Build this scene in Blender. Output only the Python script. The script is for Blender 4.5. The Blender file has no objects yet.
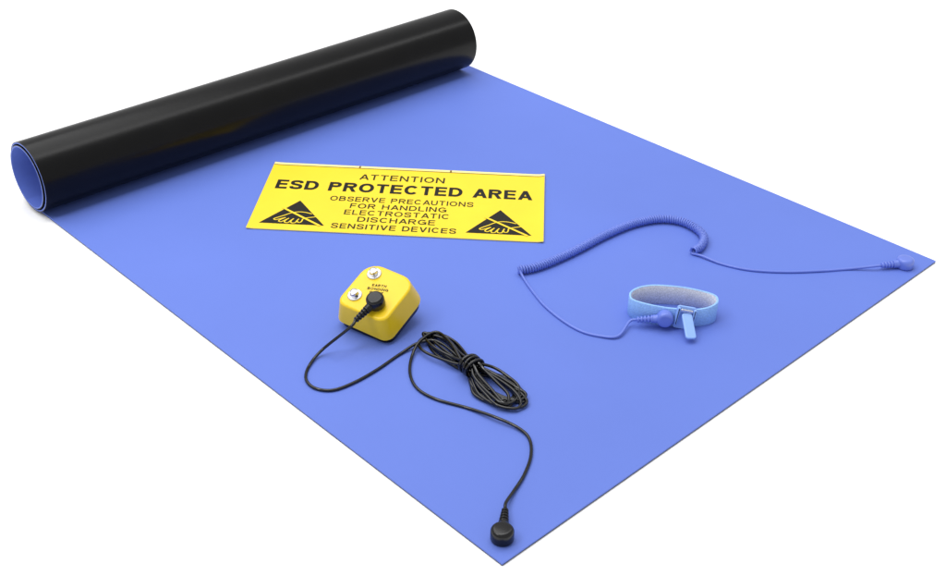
import bpy, bmesh, math, random
from mathutils import Vector, Matrix
random.seed(11)
scene = bpy.context.scene
COL = scene.collection

# ------------------------------------------------------------ camera
RX = Vector((.7225, -.6910, .0221)).normalized()
FW = Vector((.5920, .6019, -.5360)).normalized()
DN = FW.cross(RX).normalized()
RX = DN.cross(FW).normalized()
CAM = Vector((-.42665, -.39849, .5942))
F = 1189.0
cd = bpy.data.cameras.new("camera")
cam = bpy.data.objects.new("camera", cd)
COL.objects.link(cam)
m = Matrix((RX, -DN, -FW)).transposed().to_4x4()
m.translation = CAM
cam.matrix_world = m
cd.sensor_width = 36
cd.lens = F / 946 * 36
cd.clip_start = .01
cd.clip_end = 200
scene.camera = cam
scene.view_settings.view_transform = 'Standard'
scene.view_settings.look = 'None'
scene.view_settings.exposure = 0


def P(u, v, z=0.0):
    """surveyed point lying at height z above the mat plane"""
    d = RX * (u - 473) + DN * (v - 288) + FW * F
    t = (z - CAM.z) / d.z
    return CAM + d * t


# ------------------------------------------------------------ materials
def mat(name, col, rough=.5, spec=.5, metal=0, var=.04, scale=60, bump=0, bscale=800, coat=0):
    mt = bpy.data.materials.new(name)
    mt.use_nodes = True
    nt = mt.node_tree
    b = nt.nodes['Principled BSDF']
    tc = nt.nodes.new('ShaderNodeTexCoord')
    nz = nt.nodes.new('ShaderNodeTexNoise')
    nz.inputs['Scale'].default_value = scale
    nz.inputs['Detail'].default_value = 4
    nt.links.new(tc.outputs['Object'], nz.inputs['Vector'])
    rp = nt.nodes.new('ShaderNodeValToRGB')
    rp.color_ramp.elements[0].position = .3
    rp.color_ramp.elements[1].position = .7
    rp.color_ramp.elements[0].color = [c * (1 - var) for c in col] + [1]
    rp.color_ramp.elements[1].color = [min(1, c * (1 + var)) for c in col] + [1]
    nt.links.new(nz.outputs['Fac'], rp.inputs['Fac'])
    nt.links.new(rp.outputs['Color'], b.inputs['Base Color'])
    b.inputs['Roughness'].default_value = rough
    b.inputs['Specular IOR Level'].default_value = spec
    b.inputs['Metallic'].default_value = metal
    b.inputs['Coat Weight'].default_value = coat
    if bump:
        n2 = nt.nodes.new('ShaderNodeTexNoise')
        n2.inputs['Scale'].default_value = bscale
        n2.inputs['Detail'].default_value = 3
        nt.links.new(tc.outputs['Object'], n2.inputs['Vector'])
        bp = nt.nodes.new('ShaderNodeBump')
        bp.inputs['Strength'].default_value = bump
        bp.inputs['Distance'].default_value = .0005
        nt.links.new(n2.outputs['Fac'], bp.inputs['Height'])
        nt.links.new(bp.outputs['Normal'], b.inputs['Normal'])
    return mt


M_floor = mat("white_floor", (.97, .97, .97), .9, .1, var=.005)
M_blue = mat("blue_rubber", (.120, .188, .595), .55, .22, var=.05, scale=3.0, bump=.2, bscale=900)
M_back = mat("black_rubber", (.0020, .0020, .0022), .27, .20, var=.3, scale=30, bump=.10, bscale=260)
M_yel = mat("yellow_card", (.87, .63, .030), .42, .28, var=.03, scale=20)
M_yel2 = mat("pale_card_edge", (.86, .74, .30), .5, .3)
M_brn = mat("brown_ink", (.22, .13, .02), .5, .2)
M_ink = mat("black_ink", (.012, .011, .008), .5, .2)
M_ink2 = mat("thin_black_ink", (.03, .025, .008), .5, .2)
M_yplas = mat("yellow_plastic", (.84, .58, .012), .3, .4, var=.02, bump=.05)
M_black = mat("black_plastic", (.004, .004, .005), .25, .4, var=.2)
M_cable = mat("black_cable_sheath", (.002, .002, .0025), .09, .55, var=.2)
M_bcab = mat("blue_cable_sheath", (.135, .20, .64), .3, .45, var=.05)
M_metal = mat("nickel_stud", (.72, .72, .74), .2, .5, metal=1, var=.03)
M_bbuck = mat("light_blue_plastic", (.26, .43, .85), .3, .45)
M_gray = mat("conductive_grey_yarn", (.66, .68, .74), .7, .2, var=.25, scale=900, bump=.3, bscale=900)


def fabric():
    mt = mat("blue_elastic_weave", (.29, .50, .88), .75, .15, var=.12, scale=700)
    nt = mt.node_tree
    b = nt.nodes['Principled BSDF']
    tc = nt.nodes.new('ShaderNodeTexCoord')
    w = nt.nodes.new('ShaderNodeTexWave')
    w.bands_direction = 'Z'
    w.inputs['Scale'].default_value = 210
    w.inputs['Distortion'].default_value = 1.5
    nt.links.new(tc.outputs['Object'], w.inputs['Vector'])
    bp = nt.nodes.new('ShaderNodeBump')
    bp.inputs['Strength'].default_value = .4
    bp.inputs['Distance'].default_value = .0004
    nt.links.new(w.outputs['Fac'], bp.inputs['Height'])
    nt.links.new(bp.outputs['Normal'], b.inputs['Normal'])
    return mt


M_fab = fabric()


# ------------------------------------------------------------ helpers
def empty(name, loc, label, cat):
    e = bpy.data.objects.new(name, None)
    e.empty_display_size = .02
    e.location = loc
    COL.objects.link(e)
    e["label"] = label
    e["category"] = cat
    return e


def setp(o, parent):
    o.parent = parent
    bpy.context.view_layer.update()
    o.matrix_parent_inverse = parent.matrix_world.inverted()


def mesh_obj(name, bm, mats, parent=None, mw=None, smooth=True, angle=35):
    me = bpy.data.meshes.new(name)
    bm.normal_update()
    bm.to_mesh(me)
    bm.free()
    for mm in (mats if isinstance(mats, (list, tuple)) else [mats]):
        me.materials.append(mm)
    if smooth:
        for p in me.polygons:
            p.use_smooth = True
        me.set_sharp_from_angle(angle=math.radians(angle))
    o = bpy.data.objects.new(name, me)
    COL.objects.link(o)
    if mw is not None:
        o.matrix_world = mw
    if parent is not None:
        bpy.context.view_layer.update()
        setp(o, parent)
    return o


def catmull(pts, n=10, closed=False):
    out = []
    N = len(pts)
    rng = range(N) if closed else range(N - 1)
    for i in rng:
        if closed:
            p0, p1, p2, p3 = pts[(i - 1) % N], pts[i], pts[(i + 1) % N], pts[(i + 2) % N]
        else:
            p1, p2 = pts[i], pts[i + 1]
            p0 = pts[i - 1] if i else p1 * 2 - p2
            p3 = pts[i + 2] if i + 2 < N else p2 * 2 - p1
        for k in range(n):
            t = k / n
            out.append(.5 * ((2 * p1) + (p2 - p0) * t + (2 * p0 - 5 * p1 + 4 * p2 - p3) * t * t + (3 * p1 - p0 - 3 * p2 + p3) * t ** 3))
    if not closed:
        out.append(pts[-1].copy())
    return out


def resample(pts, step):
    out = [pts[0].copy()]
    acc = 0
    for a, b in zip(pts, pts[1:]):
        L = (b - a).length
        if L < 1e-9:
            continue
        d = step - acc
        while d <= L:
            out.append(a.lerp(b, d / L))
            d += step
        acc = L - (d - step)
    return out


def frames(pts, closed=False):
    N = len(pts)
    T = []
    for i in range(N):
        if closed:
            t = pts[(i + 1) % N] - pts[i - 1]
        else:
            t = pts[min(i + 1, N - 1)] - pts[max(i - 1, 0)]
        T.append(t.normalized())
    n = Vector((0, 0, 1))
    n = (n - T[0] * n.dot(T[0]))
    if n.length < 1e-3:
        n = Vector((1, 0, 0)) - T[0] * T[0].x
    n.normalize()
    R = []
    for t in T:
        n = (n - t * n.dot(t)).normalized()
        R.append((t, n.copy(), t.cross(n)))
    return R


def tube(bm, pts, r, seg=10, closed=False, mi=0):
    fr = frames(pts, closed)
    rings = []
    for i, (p, (t, n, b)) in enumerate(zip(pts, fr)):
        rings.append([bm.verts.new(p + n * math.cos(a) * r + b * math.sin(a) * r)
                      for a in [2 * math.pi * k / seg for k in range(seg)]])
    M = len(rings)
    for i in range(M if closed else M - 1):
        A, B = rings[i], rings[(i + 1) % M]
        for k in range(seg):
            f = bm.faces.new((A[k], A[(k + 1) % seg], B[(k + 1) % seg], B[k]))
            f.material_index = mi
    if not closed:
        bm.faces.new(rings[0][::-1]).material_index = mi
        bm.faces.new(rings[-1]).material_index = mi


def lathe(bm, prof, seg=40, mtx=Matrix(), mi=0):
    rings = []
    for r, z in prof:
        if r < 1e-6:
            rings.append([bm.verts.new(mtx @ Vector((0, 0, z)))])
        else:
            rings.append([bm.verts.new(mtx @ Vector((r * math.cos(2 * math.pi * k / seg), r * math.sin(2 * math.pi * k / seg), z))) for k in range(seg)])
    for A, B in zip(rings, rings[1:]):
        for k in range(seg):
            k2 = (k + 1) % seg
            if len(A) == 1 and len(B) == 1:
                continue
            if len(A) == 1:
                f = bm.faces.new((A[0], B[k2], B[k]))
            elif len(B) == 1:
                f = bm.faces.new((A[k], A[k2], B[0]))
            else:
                f = bm.faces.new((A[k], A[k2], B[k2], B[k]))
            f.material_index = mi
    bmesh.ops.recalc_face_normals(bm, faces=bm.faces)


def frame_mtx(loc, xdir, zdir):
    z = zdir.normalized()
    x = (xdir - z * xdir.dot(z)).normalized()
    y = z.cross(x)
    mm = Matrix((x, y, z)).transposed().to_4x4()
    mm.translation = loc
    return mm


def snap_connector(parent, mw, material, r=.0076, h=.0095):
    """round press-stud socket with a radial boss and a ribbed strain relief"""
    bm = bmesh.new()
    prof = [(0, 0), (r * .80, 0), (r * .95, .0005), (r, .0016), (r, h * .55)]
    for k in range(1, 9):
        a = math.radians(90 * k / 8)
        prof.append((r * (.62 + .38 * math.cos(a)), h * (.66 + .32 * math.sin(a))))
    prof += [(r * .3, h), (0, h)]
    lathe(bm, prof, 56)
    X = Matrix.Rotation(math.radians(90), 4, 'Y')
    X.translation = Vector((r * .6, 0, h * .42))
    lathe(bm, [(0, 0), (.0039, 0), (.0037, .0055), (.0032, .0063), (0, .0064)], 28, X)
    o = mesh_obj("snap_connector", bm, material, parent, mw, angle=50)
    bm = bmesh.new()
    X2 = X.copy()
    X2.translation = Vector((r * .6 + .006, 0, h * .42))
    prof = [(0, 0)]
    z = 0
    for i in range(5):
        R = .0037 - i * .00028
        prof += [(R - .0003, z), (R, z + .0004), (R, z + .0014), (R - .0003, z + .0018), (R - .0014, z + .0020), (R - .0014, z + .0028)]
        z += .0030
    prof += [(.0016, z), (0, z)]
    lathe(bm, prof, 18, X2)
    s = mesh_obj("strain_relief", bm, material, None, mw)
    setp(s, o)
    end = mw @ Vector((r * .6 + .006 + z - .0008, 0, h * .42))
    return o, end


# ---- grotesque capitals drawn from strokes
S_ = .17
I_ = S_ / 2


def arc(cx, cy, rx, ry, a0, a1, n=14, ex=.94):
    o = []
    for k in range(n + 1):
        a = math.radians(a0 + (a1 - a0) * k / n)
        c, s = math.cos(a), math.sin(a)
        o.append((cx + rx * math.copysign(abs(c) ** ex, c), cy + ry * math.copysign(abs(s) ** ex, s)))
    return o


def glyph(ch):
    i = I_
    R, Q = [], []

    def V(x):
        Q.append([(x - i, 0), (x + i, 0), (x + i, 1), (x - i, 1)])

    def H(x0, x1, y):
        y = min(max(y, i * .92), 1 - i * .92)
        Q.append([(x0, y - i * .92), (x1, y - i * .92), (x1, y + i * .92), (x0, y + i * .92)])

    def Dg(x0, y0, x1, y1, k=1.08):
        w = i * k
        Q.append([(x0 - w, y0), (x0 + w, y0), (x1 + w, y1), (x1 - w, y1)])
    if ch == 'A':
        w = .82; Dg(i, 0, w / 2, 1); Dg(w - i, 0, w / 2, 1); H(.2, w - .2, .30)
    elif ch == 'T':
        w = .70; H(0, w, 1); V(w / 2)
    elif ch == 'E':
        w = .67; V(i); H(i, w, 1); H(i, w - .04, .52); H(i, w, 0)
    elif ch == 'F':
        w = .62; V(i); H(i, w, 1); H(i, w - .06, .50)
    elif ch == 'L':
        w = .60; V(i); H(i, w, 0)
    elif ch == 'N':
        w = .76; V(i); V(w - i); Dg(i, 1, w - i, 0, 1.05)
    elif ch == 'M':
        w = .90; V(i); V(w - i); Dg(i, 1, w / 2, 0, .9); Dg(w - i, 1, w / 2, 0, .9)
    elif ch == 'I':
        w = S_; V(i)
    elif ch == 'H':
        w = .74; V(i); V(w - i); H(i, w - i, .52)
    elif ch == 'V':
        w = .78; Dg(i, 1, w / 2, 0); Dg(w - i, 1, w / 2, 0)
    elif ch == 'U':
        w = .74; R.append([(i, 1), (i, .36)] + arc(w / 2, .36, w / 2 - i, .36 - i, 180, 360)[1:] + [(w - i, 1)])
    elif ch == 'O':
        w = .86; R.append(arc(w / 2, .5, w / 2 - i, .5 - i, 0, 360, 36))
    elif ch == 'C':
        w = .80; R.append(arc(w / 2, .5, w / 2 - i, .5 - i, 38, 322, 30))
    elif ch == 'G':
        w = .84; R.append(arc(w / 2, .5, w / 2 - i, .5 - i, 38, 335, 30)); Q.append([(w - S_, .06), (w, .06), (w, .5), (w - S_, .5)]); H(w * .52, w, .46)
    elif ch == 'D':
        w = .78; V(i); R.append([(i, 1 - i), (w * .45, 1 - i)] + arc(w * .45, .5, w * .55 - i, .5 - i, 90, -90)[1:] + [(i, i)])
    elif ch in 'PR':
        w = .72 if ch == 'P' else .76
        V(i); R.append([(i, 1 - i), (w * .58, 1 - i)] + arc(w * .58, .715, w * .40 - i, .285 - i, 90, -90)[1:] + [(i, .43 + i)])
        if ch == 'R':
            Dg(w * .55, .46, w - i * 1.1, 0, 1.1)
    elif ch == 'B':
        w = .75
        V(i); R.append([(i, 1 - i), (w * .56, 1 - i)] + arc(w * .56, .745, w * .38 - i, .255 - i, 90, -90)[1:] + [(i, .49 + i)])
        R.append([(i, .51 + i * .6), (w * .56, .51 + i * .6)] + arc(w * .56, .30, w * .44 - i, .295 - i, 90, -90)[1:] + [(i, i)])
    elif ch == 'S':
        w = .74
        a = i + .005
        p = [Vector((x, y, 0)) for x, y in ((w - a * 1.05, .70), (w * .80, 1 - i * 1.45), (w * .5, 1 - i), (w * .21, 1 - i * 1.4), (a, .73), (w * .22, .59), (w * .5, .515), (w * .79, .43), (w - a, .27), (w * .79, i * 1.45), (w * .5, i), (w * .20, i * 1.45), (a, .31))]
        R.append([(q.x, q.y) for q in catmull(p, 5)])
    else:
        w = .34
    return w, R, Q


def ribbon_polys(line, hw):
    L, Rr = [], []
    n = len(line)
    closed = abs(line[0][0] - line[-1][0]) < 1e-6 and abs(line[0][1] - line[-1][1]) < 1e-6
    for k in range(n):
        a = line[k - 1] if k else (line[-2] if closed else line[0])
        b = line[k + 1] if k < n - 1 else (line[1] if closed else line[-1])
        tx, ty = b[0] - a[0], b[1] - a[1]
        l = math.hypot(tx, ty) or 1
        nx, ny = -ty / l * hw, tx / l * hw
        L.append((line[k][0] + nx, line[k][1] + ny))
        Rr.append((line[k][0] - nx, line[k][1] - ny))
    return [[L[k], Rr[k], Rr[k + 1], L[k + 1]] for k in range(n - 1)]


def add_flat(bm, poly, z, mi):
    f = bm.faces.new([bm.verts.new((x, y, z)) for x, y in poly])
    f.material_index = mi
    f.normal_update()
    if f.normal.z < 0:
        f.normal_flip()


def text_mesh(bm, body, cx, cy, width, cap, z, track=.13, mi=0, rot=0, weight=.17):
    global S_, I_
    S_ = weight
    I_ = S_ / 2
    items = []
    x = 0
    for ch in body:
        w, R, Q = glyph(ch)
        t = track if ch != 'A' else track * .6
        items.append((x, R, Q))
        x += w + t
    tot = x - track
    sx = width / tot
    c, s = math.cos(rot), math.sin(rot)

    def tr(p, ox):
        X = (p[0] + ox) * sx - width / 2
        Y = (p[1] - .5) * cap
        return (cx + X * c - Y * s, cy + X * s + Y * c)
    for ox, R, Q in items:
        lv = 0
        for q in Q:
            add_flat(bm, [tr(p, ox) for p in q], z + lv * .00002, mi)
            lv += 1
        for r in R:
            for q in ribbon_polys(r, I_):
                add_flat(bm, [tr(p, ox) for p in q], z + lv * .00002, mi)
            lv += 1


# ------------------------------------------------------------ ground
bm = bmesh.new()
bmesh.ops.create_grid(bm, x_segments=2, y_segments=2, size=30)
g = mesh_obj("ground", bm, M_floor, smooth=False)
g["kind"] = "structure"

# ------------------------------------------------------------ mat
W = .600
mat_e = empty("anti_static_mat", (0.3, .33, 0), "blue rubber mat partly rolled up, black underside showing", "mat")
YR = .671
R0 = .0402
tb, tk = .0013, .0007
thick = tb + tk
line = []
n1 = 60
for i in range(n1):
    y = YR * i / n1
    line.append((y, 0, 0, 1, 0))
turns = 2.06
steps = 260
for i in range(steps + 1):
    th = turns * 2 * math.pi * i / steps
    q = th / (2 * math.pi)
    sh = (thick + .0006) * q + .0030 * max(0, q - 1.2) ** 1.3
    r = R0 - sh
    y = YR + r * math.sin(th)
    z = R0 - r * math.cos(th)
    if q > 1.1:
        z -= .0014 * (q - 1.1)
    line.append((y, z, -math.sin(th), math.cos(th), q))
line = [(a, b + .0003, c, d, e) for a, b, c, d, e in line]
TOP = .0003 + thick


def layer(name, o0, o1, mt, inset):
    bm = bmesh.new()
    nx = 24
    rows = []
    for s, off in ((0, o0), (1, o1)):
        grid = []
        for j, (y, z, ny, nz, q) in enumerate(line):
            row = []
            for i in range(nx + 1):
                x = inset + (W - 2 * inset) * i / nx
                # the roll creeps sideways a little as it is wound up
                k = min(1, q / .5)
                k = k * k * (3 - 2 * k)
                xx = x - k * (.004 + .013 * x / W) - .0015 * max(0, q - .9)
                yy, zz = y + ny * off, z + nz * off
                if q > 0:
                    sc = 1 - .045 * (1 - x / W) * min(1, q * 4)
                    yy = YR + (yy - YR) * sc
                    zz = .0003 + (zz - .0003) * sc + (1 - sc) * thick * (1 if q > .8 else 0)
                row.append(bm.verts.new((xx, yy, zz)))
            grid.append(row)
        rows.append(grid)
    A, B = rows
    J = len(line)
    for j in range(J - 1):
        for i in range(nx):
            bm.faces.new((A[j][i], A[j + 1][i], A[j + 1][i + 1], A[j][i + 1]))
            bm.faces.new((B[j][i], B[j][i + 1], B[j + 1][i + 1], B[j + 1][i]))
        bm.faces.new((A[j][0], B[j][0], B[j + 1][0], A[j + 1][0]))
        bm.faces.new((A[j][nx], A[j + 1][nx], B[j + 1][nx], B[j][nx]))
    for i in range(nx):
        bm.faces.new((A[0][i], A[0][i + 1], B[0][i + 1], B[0][i]))
        bm.faces.new((A[-1][i], B[-1][i], B[-1][i + 1], A[-1][i + 1]))
    bmesh.ops.recalc_face_normals(bm, faces=bm.faces)
    return mesh_obj(name, bm, mt, mat_e, angle=50)


layer("rubber_sheet", tk + .00002, thick, M_blue, 0)
layer("rubber_backing", 0, tk, M_back, .00005)

# ------------------------------------------------------------ warning sign
SA = math.radians(-47.1)
SC = Vector((.2888, .4381, TOP + .0004))
sw, sh_ = .297, .147
SM = Matrix.Translation(SC) @ Matrix.Rotation(SA, 4, 'Z')
sign = empty("warning_sign", SC, "yellow rectangular warning sign lying flat on blue mat", "sign")
bm = bmesh.new()
nx, ny = 60, 12
th = .0009


def lift(x, y):
    a = max(0, abs(x) / (sw / 2) - .935) / .065
    return .0011 * a * a * (1 if x > 0 else .5)


g0 = [[bm.verts.new((-sw / 2 + sw * i / nx, -sh_ / 2 + sh_ * j / ny, lift(-sw / 2 + sw * i / nx, 0))) for i in range(nx + 1)] for j in range(ny + 1)]
g1 = [[bm.verts.new((v.co.x, v.co.y, v.co.z + th)) for v in row] for row in g0]
for j in range(ny):
    for i in range(nx):
        bm.faces.new((g0[j][i], g0[j + 1][i], g0[j + 1][i + 1], g0[j][i + 1]))
        bm.faces.new((g1[j][i], g1[j][i + 1], g1[j + 1][i + 1], g1[j + 1][i]))
for i in range(nx):
    bm.faces.new((g0[0][i], g0[0][i + 1], g1[0][i + 1], g1[0][i])).material_index = 1
    bm.faces.new((g0[ny][i + 1], g0[ny][i], g1[ny][i], g1[ny][i + 1])).material_index = 1
for j in range(ny):
    bm.faces.new((g0[j + 1][0], g0[j][0], g1[j][0], g1[j + 1][0])).material_index = 1
    bm.faces.new((g0[j][nx], g0[j + 1][nx], g1[j + 1][nx], g1[j][nx])).material_index = 1
bmesh.ops.recalc_face_normals(bm, faces=bm.faces)
mesh_obj("sign_card", bm, [M_yel, M_yel2], sign, SM)


def curl(bm):
    for v in bm.verts:
        v.co.z += lift(v.co.x, v.co.y)


zt = th + .00022
bm = bmesh.new()
yt = lambda fr: sh_ / 2 - fr * sh_
text_mesh(bm, "ATTENTION", -.005, yt(.175), .092, .0125, zt, .17, 1, weight=.15)
text_mesh(bm, "ESD PROTECTED AREA", -.001, yt(.345), .272, .0200, zt, .13, 0, weight=.21)
text_mesh(bm, "OBSERVE PRECAUTIONS", .000, yt(.522), .150, .0100, zt, .17, 1, weight=.15)
text_mesh(bm, "FOR HANDLING", -.002, yt(.619), .100, .0100, zt, .17, 1, weight=.15)
text_mesh(bm, "ELECTROSTATIC", -.002, yt(.714), .108, .0100, zt, .17, 1, weight=.15)
text_mesh(bm, "DISCHARGE", -.001, yt(.809), .079, .0100, zt, .17, 1, weight=.15)
text_mesh(bm, "SENSITIVE DEVICES", -.002, yt(.912), .126, .0100, zt, .17, 1, weight=.16)
mesh_obj("lettering", bm, [M_ink, M_ink2], sign, SM, smooth=False)

bm = bmesh.new()
N = 60
for y0, y1, mi in ((sh_ / 2 - .0062, sh_ / 2 - .0052, 0), (sh_ / 2 - .0050, sh_ / 2 - .0004, 1)):
    for i in range(N):
        xa = -sw / 2 + .0004 + (sw - .0008) * i / N
        xb = -sw / 2 + .0004 + (sw - .0008) * (i + 1) / N
        vs = [bm.verts.new(p) for p in ((xa, y0, zt), (xb, y0, zt), (xb, y1, zt), (xa, y1, zt))]
        bm.faces.new(vs).material_index = mi
for xx in (-.055, .045):
    vs = [bm.verts.new(p) for p in ((xx, sh_ / 2 - .005, zt + .0002), (xx + .002, sh_ / 2 - .005, zt + .0002), (xx + .002, sh_ / 2 - .001, zt + .0002), (xx, sh_ / 2 - .001, zt + .0002))]
    bm.faces.new(vs).material_index = 0
curl(bm)
mesh_obj("border_strip", bm, [M_brn, M_yel2], sign, SM, smooth=False)


def symbol(cx, cy):
    """black triangle, outlined reaching hand, diagonal slash"""
    bm = bmesh.new()
    hw, hh = .033, .050
    add_flat(bm, [(-hw, 0), (hw, 0), (0, hh)], zt, 0)
    lvl = [0]

    def stroke(pts, sw_=.0013):
        c = catmull([Vector((x, y, 0)) for x, y in pts], 6)
        for q in ribbon_polys([(p.x, p.y) for p in c], sw_ / 2):
            add_flat(bm, q, zt + .0001 + lvl[0] * .00002, 1)
        lvl[0] += 1
    stroke([(.0170, .0225), (.0100, .0250), (.0025, .0255), (-.0045, .0225), (-.0105, .0170), (-.0165, .0120), (-.0195, .0088), (-.0172, .0072), (-.0130, .0095), (-.0082, .0128)])
    stroke([(-.0082, .0128), (-.0125, .0080), (-.0138, .0048), (-.0112, .0036), (-.0085, .0064), (-.0045, .0115)])
    stroke([(-.0060, .0092), (-.0078, .0048), (-.0066, .0022), (-.0038, .0026), (-.0022, .0062), (.0004, .0112)])
    stroke([(-.0012, .0076), (-.0014, .0036), (.0008, .0020), (.0034, .0032), (.0042, .0066), (.0056, .0110)])
    stroke([(.0044, .0075), (.0056, .0042), (.0082, .0040), (.0094, .0068), (.0098, .0110), (.0135, .0138), (.0185, .0155), (.0218, .0168)])
    for q in ribbon_polys([(-.0150, .0330), (.006, .0166), (.0290, -.0012)], .0013):
        add_flat(bm, q, zt + .0003, 1)
    for v in bm.verts:
        v.co.x += cx
        v.co.y += cy
    return mesh_obj("warning_symbol", bm, [M_ink, M_yel], sign, SM, smooth=False)


symbol(-.105, -sh_ / 2 + .0115)
symbol(.1035, -sh_ / 2 + .0115)

# ------------------------------------------------------------ earthing plug
PC = Vector((.128, .2800, TOP))
plug = empty("earthing_plug", PC, "yellow plastic earth bonding plug with metal studs on blue mat", "plug")
TILT = math.radians(19)
PM = Matrix.Translation(PC + Vector((0, 0, .0142))) @ Matrix.Rotation(math.radians(13), 4, 'Z') @ Matrix.Rotation(-TILT, 4, 'Y') @ Matrix.Rotation(math.radians(3), 4, 'X')


def rbox(bm, sx, sy, z0, z1, rc, rt, taper=0, mi=0, nc=8, rb=.0006, cut=0):
    def ring(hx, hy, r, z):
        out = []
        for cx, cy, a0 in ((1, 1, 0), (-1, 1, 90), (-1, -1, 180), (1, -1, 270)):
            rr = r + (cut if cx > 0 else 0)
            for k in range(nc + 1):
                a = math.radians(a0 + 90 * k / nc)
                out.append(bm.verts.new((cx * (hx - rr) + rr * math.cos(a), cy * (hy - rr) + rr * math.sin(a), z)))
        return out
    rings = [ring(sx / 2 - rb, sy / 2 - rb, rc - rb, z0), ring(sx / 2, sy / 2, rc, z0 + rb)]
    zs = z1 - rt
    rings.append(ring(sx / 2 - taper, sy / 2 - taper, rc, zs))
    for k in range(1, 7):
        a = math.radians(90 * k / 6)
        ins = rt * (1 - math.cos(a))
        rings.append(ring(sx / 2 - taper - ins, sy / 2 - taper - ins, max(rc - ins * .6, .001), zs + rt * math.sin(a)))
    for A, B in zip(rings, rings[1:]):
        n = len(A)
        for k in range(n):
            bm.faces.new((A[k], A[(k + 1) % n], B[(k + 1) % n], B[k])).material_index = mi
    bm.faces.new(rings[0][::-1]).material_index = mi
    bm.faces.new(rings[-1]).material_index = mi


HT = .0240
bm = bmesh.new()
rbox(bm, .0595, .0585, .0010, HT, .0085, .0026, .0036, nc=5, cut=.006)
mesh_obj("housing", bm, M_yplas, plug, PM)
bm = bmesh.new()
rbox(bm, .0560, .0550, -.0058, .0008, .009, .0010, 0, cut=.005)
mesh_obj("base_plate", bm, M_black, plug, PM)
for px, py, sx, sy, ln in ((.0175, 0, .0040, .0080, .0142), (-.0045, -.011, .0040, .0064, .0064), (-.0045, .011, .0040, .0064, .0069)):
    bm = bmesh.new()
    rbox(bm, sx, sy, -.0058 - ln + .0012, -.0060, .0012, .0004)
    mesh_obj("pin", bm, M_black, plug, PM @ Matrix.Translation((px, py, 0)))
studs = [(.0150, .0128), (-.0125, .0142), (-.0135, -.0100)]
for sx, sy in studs:
    bm = bmesh.new()
    lathe(bm, [(0, 0), (.0064, 0), (.0064, .0007), (.0058, .0012), (.0042, .0013), (.0036, .0020), (.0032, .0032), (.0037, .0042), (.0034, .0052), (.0022, .0058), (0, .0060)], 36)
    mesh_obj("press_stud", bm, M_metal, plug, PM @ Matrix.Translation((sx, sy, HT + .0001)))
bm = bmesh.new()
ra = math.radians(-72)
for k, (wd, ln) in enumerate((("EARTH", .0130), ("BONDING", .0190), ("POINT", .0125))):
    text_mesh(bm, wd, .0060 - .0039 * k, .0010 - .0012 * k, ln, .0027, HT + .0002, .2, 0, ra, .18)
mesh_obj("lettering", bm, M_ink, plug, PM, smooth=False)

# ------------------------------------------------------------ black grounding cord
CR0 = .00132
CZ = TOP + CR0
cord = empty("grounding_cord", P(470, 380, TOP), "black grounding cord bundled on blue mat with snap ends", "cable")
sp = PM @ Vector((-.0135, -.0100, HT + .0012))
zdir = (PM.to_3x3() @ Vector((0, 0, 1))).normalized()
tgt = P(347, 326, sp.z - .004)
c1, e1 = snap_connector(cord, frame_mtx(sp, tgt - sp, zdir), M_black, .0080, .0115)
s2 = P(502, 539, TOP)
c2, e2 = snap_connector(cord, frame_mtx(s2, P(506, 505, TOP) - s2, Vector((0, 0, 1))), M_black, .0084, .0110)

bm = bmesh.new()
out1 = (e1 - sp).normalized()
pts = [e1, e1 + out1 * .007 + Vector((0, 0, -.003)), P(322, 350, CZ + .004), P(309, 366, CZ), P(306, 379, CZ), P(315, 388, CZ), P(333, 390, CZ),
       P(355, 382, CZ), P(378, 369, CZ), P(400, 354, CZ), P(418, 343, CZ + .003), P(436, 341, CZ + .005), P(455, 354, CZ + .006), P(470, 371, CZ + .005)]
tube(bm, resample(catmull(pts, 14), .0016), CR0, 12)
out2 = (e2 - s2)
out2.z = 0
out2.normalize()
pts = [e2, e2 + out2 * .007, P(513, 492, CZ + .001), P(524, 475, CZ), P(531, 455, CZ), P(529, 438, CZ), P(517, 427, CZ + .001), P(495, 417, CZ + .002), P(468, 408, CZ), P(436, 399, CZ),
       P(417, 388, CZ), P(410, 373, CZ), P(412, 356, CZ + .001), P(420, 341, CZ + .005), P(436, 332, CZ + .007), P(450, 342, CZ + .009), P(462, 361, CZ + .009), P(474, 375, CZ + .006)]
tube(bm, resample(catmull(pts, 14), .0016), CR0, 12)
T0 = P(471, 377, 0)
axr = (P(526, 415, 0) - T0)
Lr = axr.length
axr.normalize()
axl = (P(422, 334, 0) - T0)
Ll = axl.length
axl.normalize()
sr = Vector((-axr.y, axr.x, 0))
sl = Vector((axl.y, -axl.x, 0))
NL = 12
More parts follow.
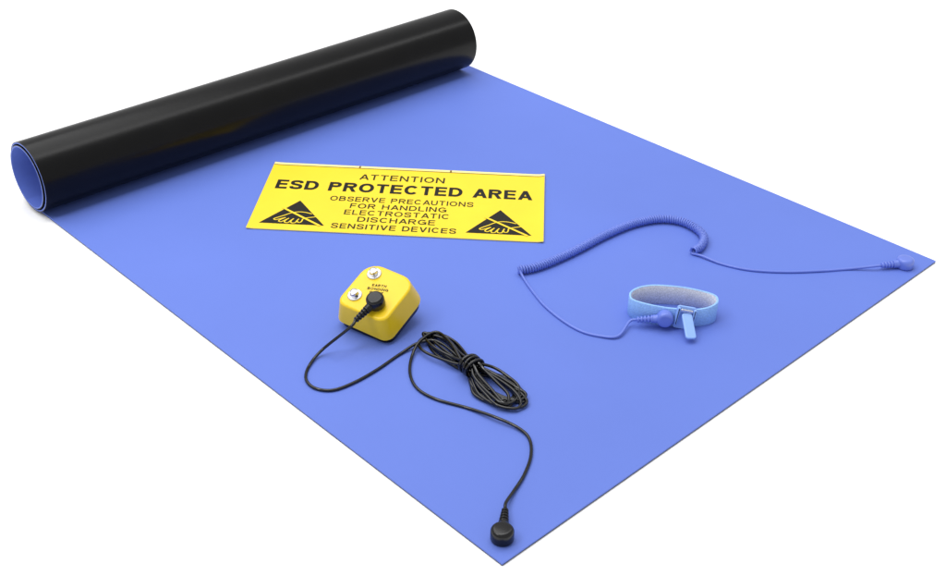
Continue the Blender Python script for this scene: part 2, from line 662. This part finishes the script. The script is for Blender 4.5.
for i in range(NL):
    rj = lambda s=1.0: random.uniform(-s, s)
    k = ((i * 5) % NL) / (NL - 1)
    zc = CZ + .0150 * k * (.5 if i % 2 else 1)
    wr = .0045 + .0140 * random.random() * (1 - .35 * k)
    Lx = Lr * (1 - .30 * random.random())
    offs = rj(.008)
    left = (i % 2 == 0)
    Ly = Ll * (1 - .30 * random.random()) if left else Ll * .30
    wl = (.004 + .013 * random.random()) if left else .003
    asym = rj(.9)

    def jit():
        return Vector((rj(.0013), rj(.0013), 0))

    def pr(f, s, z=0):
        return jit() + T0 + axr * (Lx * (f + asym * .12 * s * (f > .5))) + sr * (wr * s + offs * f) + Vector((0, 0, zc + z - (zc - CZ) * .75 * f))

    def pl(f, s, z=0):
        return jit() + T0 + axl * (Ly * f) + sl * (wl * s + offs * f * .6) + Vector((0, 0, CZ + (zc - CZ) * .7 * (1 - .6 * f) + z))
    tz = .0010
    loop = [pr(.04, .22, tz), pr(.28, .72), pr(.62, 1.0), pr(.88, .80), pr(1.0, 0), pr(.88, -.80), pr(.62, -1), pr(.28, -.72), pr(.04, -.22, tz),
            pl(.25, -.55), pl(.65, -1), pl(.92, -.7), pl(1.0, 0), pl(.92, .7), pl(.65, 1.0), pl(.25, .55)]
    tube(bm, catmull(loop, 10, True), CR0, 10, True)
ax = (P(490, 390, .008) - P(455, 362, .008)).normalized()
up = Vector((0, 0, 1))
sd = ax.cross(up).normalized()
c0 = T0 + Vector((0, 0, TOP + .0085))
pp = []
for k in range(4 * 20 + 1):
    a = 2 * math.pi * k / 20
    pp.append(c0 + ax * (-.0055 + .0028 * k / 20 + .0016 * math.sin(a * .7)) + sd * math.cos(a) * .0088 + up * (.0080 * math.sin(a) + .0012))
tube(bm, catmull(pp, 2), CR0, 10)
mesh_obj("cable", bm, M_cable, cord, angle=60)

# ------------------------------------------------------------ wrist strap
WC = Vector((.3300, .1145, TOP))
eM = Vector((.673, -.740, 0)).normalized()
eN = Vector((-.740, -.673, 0)).normalized()
strap = empty("wrist_strap", WC, "light blue elastic wrist strap standing in a loop on mat", "wrist strap")
A_, B_ = .0378, .0168
BH = .0190


def oval(a, off=0):
    ca, sa = math.cos(a), math.sin(a)
    ex = .80
    x = math.copysign(abs(ca) ** ex, ca) * (A_ + off)
    y = math.copysign(abs(sa) ** ex, sa) * (B_ + off)
    return WC + eM * x + eN * y


bm = bmesh.new()
NS = 120
r = []
for i in range(NS):
    a = 2 * math.pi * i / NS
    wob = .0010 * math.sin(3 * a + 1)
    r.append([bm.verts.new(oval(a, o) + Vector((0, 0, z + wob * (z > .005)))) for o, z in
              ((0, .0002), (.0003, 0), (.0016, 0), (.0019, .0004), (.0019, BH - .0004), (.0016, BH), (.0003, BH), (0, BH - .0004))])
for i in range(NS):
    a, b = r[i], r[(i + 1) % NS]
    for k in range(8):
        f = bm.faces.new((a[k], b[k], b[(k + 1) % 8], a[(k + 1) % 8]))
        f.material_index = 1 if k == 7 else 0
bmesh.ops.recalc_face_normals(bm, faces=bm.faces)
mesh_obj("elastic_band", bm, [M_fab, M_gray], strap, angle=60)

BMx = frame_mtx(WC + eN * (B_ + .0024) + eM * .0090 + Vector((0, 0, .0108)), eM, eN) @ Matrix.Rotation(math.radians(-8), 4, 'Z') @ Matrix.Rotation(math.radians(-8), 4, 'X')
bm = bmesh.new()
rbox(bm, .0175, .0220, 0, .0022, .0025, .0008)
# raised side rails of the clasp
bk = mesh_obj("buckle", bm, M_bbuck, strap, BMx)
for sx in (-.0072, .0072):
    bm = bmesh.new()
    rbox(bm, .0026, .0170, .0023, .0052, .0010, .0008)
    rl = mesh_obj("clasp_rail", bm, M_bbuck, None, BMx @ Matrix.Translation((sx, .0015, 0)))
    setp(rl, bk)
bm = bmesh.new()
rbox(bm, .0115, .0030, .0026, .0046, .0012, .0006)
mesh_obj("buckle_bar", bm, M_metal, strap, BMx @ Matrix.Translation((0, .0075, 0)))
bm = bmesh.new()
rbox(bm, .0095, .0255, 0, .0026, .0026, .0010)
mesh_obj("clip_lever", bm, M_bbuck, strap, BMx @ Matrix.Translation((.0003, .0035, .0030)) @ Matrix.Rotation(math.radians(-56), 4, 'X') @ Matrix.Rotation(math.radians(12), 4, 'Z') @ Matrix.Translation((0, -.0120, 0)))

# ------------------------------------------------------------ coiled cord
bc = empty("coiled_cord", P(600, 240, TOP), "blue coiled ground cord with snap connectors on blue mat", "cable")
w1 = WC + eN * (B_ + .0021) - eM * .0085 + Vector((0, 0, .0105))
_, f1 = snap_connector(bc, frame_mtx(w1, -eM * 1.0 + eN * .25 + Vector((0, 0, -.12)), eN), M_bcab, .0074, .0095)
s4 = P(904, 267, TOP)
_, f2 = snap_connector(bc, frame_mtx(s4, P(865, 271, TOP) - s4, Vector((0, 0, 1))), M_bcab, .0082, .0105)
bm = bmesh.new()
BR = .00115
cz = TOP + .0012
CR = .0035
zc = TOP + CR + BR
core = [P(518, 270, zc), P(532, 268, zc), P(552, 261, zc), P(578, 249, zc), P(605, 235, zc), P(632, 224, zc), P(658, 219, zc), P(680, 221, zc), P(697, 229, zc), P(704, 238, zc), P(700, 247, zc), P(693, 251, zc)]
core = resample(catmull(core, 16), .0004)
pitch = .0026
hel = []
fr = frames(core)
for i, (p, (t, n, b)) in enumerate(zip(core, fr)):
    a = 2 * math.pi * i * .0004 / pitch
    hel.append(p + n * math.cos(a) * CR + b * math.sin(a) * CR)
d1 = (f1 - w1)
d1 = (d1 - eN * d1.dot(eN)).normalized()
lead1 = [f1, f1 + d1 * .006 + Vector((0, 0, -.0015)), P(618, 336, cz + .001), P(600, 336, cz), P(581, 331, cz), P(562, 320, cz), P(544, 305, cz), P(531, 289, cz), P(523, 277, cz + .001)]
lead1 = resample(catmull(lead1 + [hel[0]], 12), .0015)
lead2 = [hel[-1], P(702, 256, cz + .001), P(722, 264, cz), P(750, 270, cz), P(785, 272, cz), P(820, 271, cz), P(848, 269, cz)]
dd = (f2 - s4)
dd.z = 0
dd.normalize()
lead2 = resample(catmull(lead2 + [f2 + dd * .006, f2], 12), .0015)
tube(bm, lead1, .00125, 10)
tube(bm, hel, BR, 8)
tube(bm, lead2, .00125, 10)
mesh_obj("coiled_cable", bm, M_bcab, bc, angle=70)

# ------------------------------------------------------------ light
w = bpy.data.worlds.new("World")
scene.world = w
w.use_nodes = True
bg = w.node_tree.nodes['Background']
bg.inputs['Color'].default_value = (1, 1, 1, 1)
bg.inputs['Strength'].default_value = .64
# the surroundings above the floor line are white
bg.inputs['Strength'].default_value = .62


def area(name, loc, target, size, power):
    l = bpy.data.lights.new(name, 'AREA')
    l.shape = 'RECTANGLE'
    l.size, l.size_y = size
    l.energy = power
    o = bpy.data.objects.new(name, l)
    o.location = loc
    o.rotation_euler = (Vector(target) - Vector(loc)).to_track_quat('-Z', 'Y').to_euler()
    COL.objects.link(o)


area("studio_softbox", (.1, 1.1, 2.2), (.3, .3, 0), (2.4, 2.4), 46)
area("added_highlight_lamp", (-1.2, .6, 1.8), (.3, .3, 0), (.45, .45), 8)  # unseen small bright lamp, added for highlights on the black cable
area("added_roll_sheen_strip", (.9, .30, 1.7), (.9, .67, 0), (2.6, .28), 9)  # unseen long lamp, added to draw a sheen streak along the roll
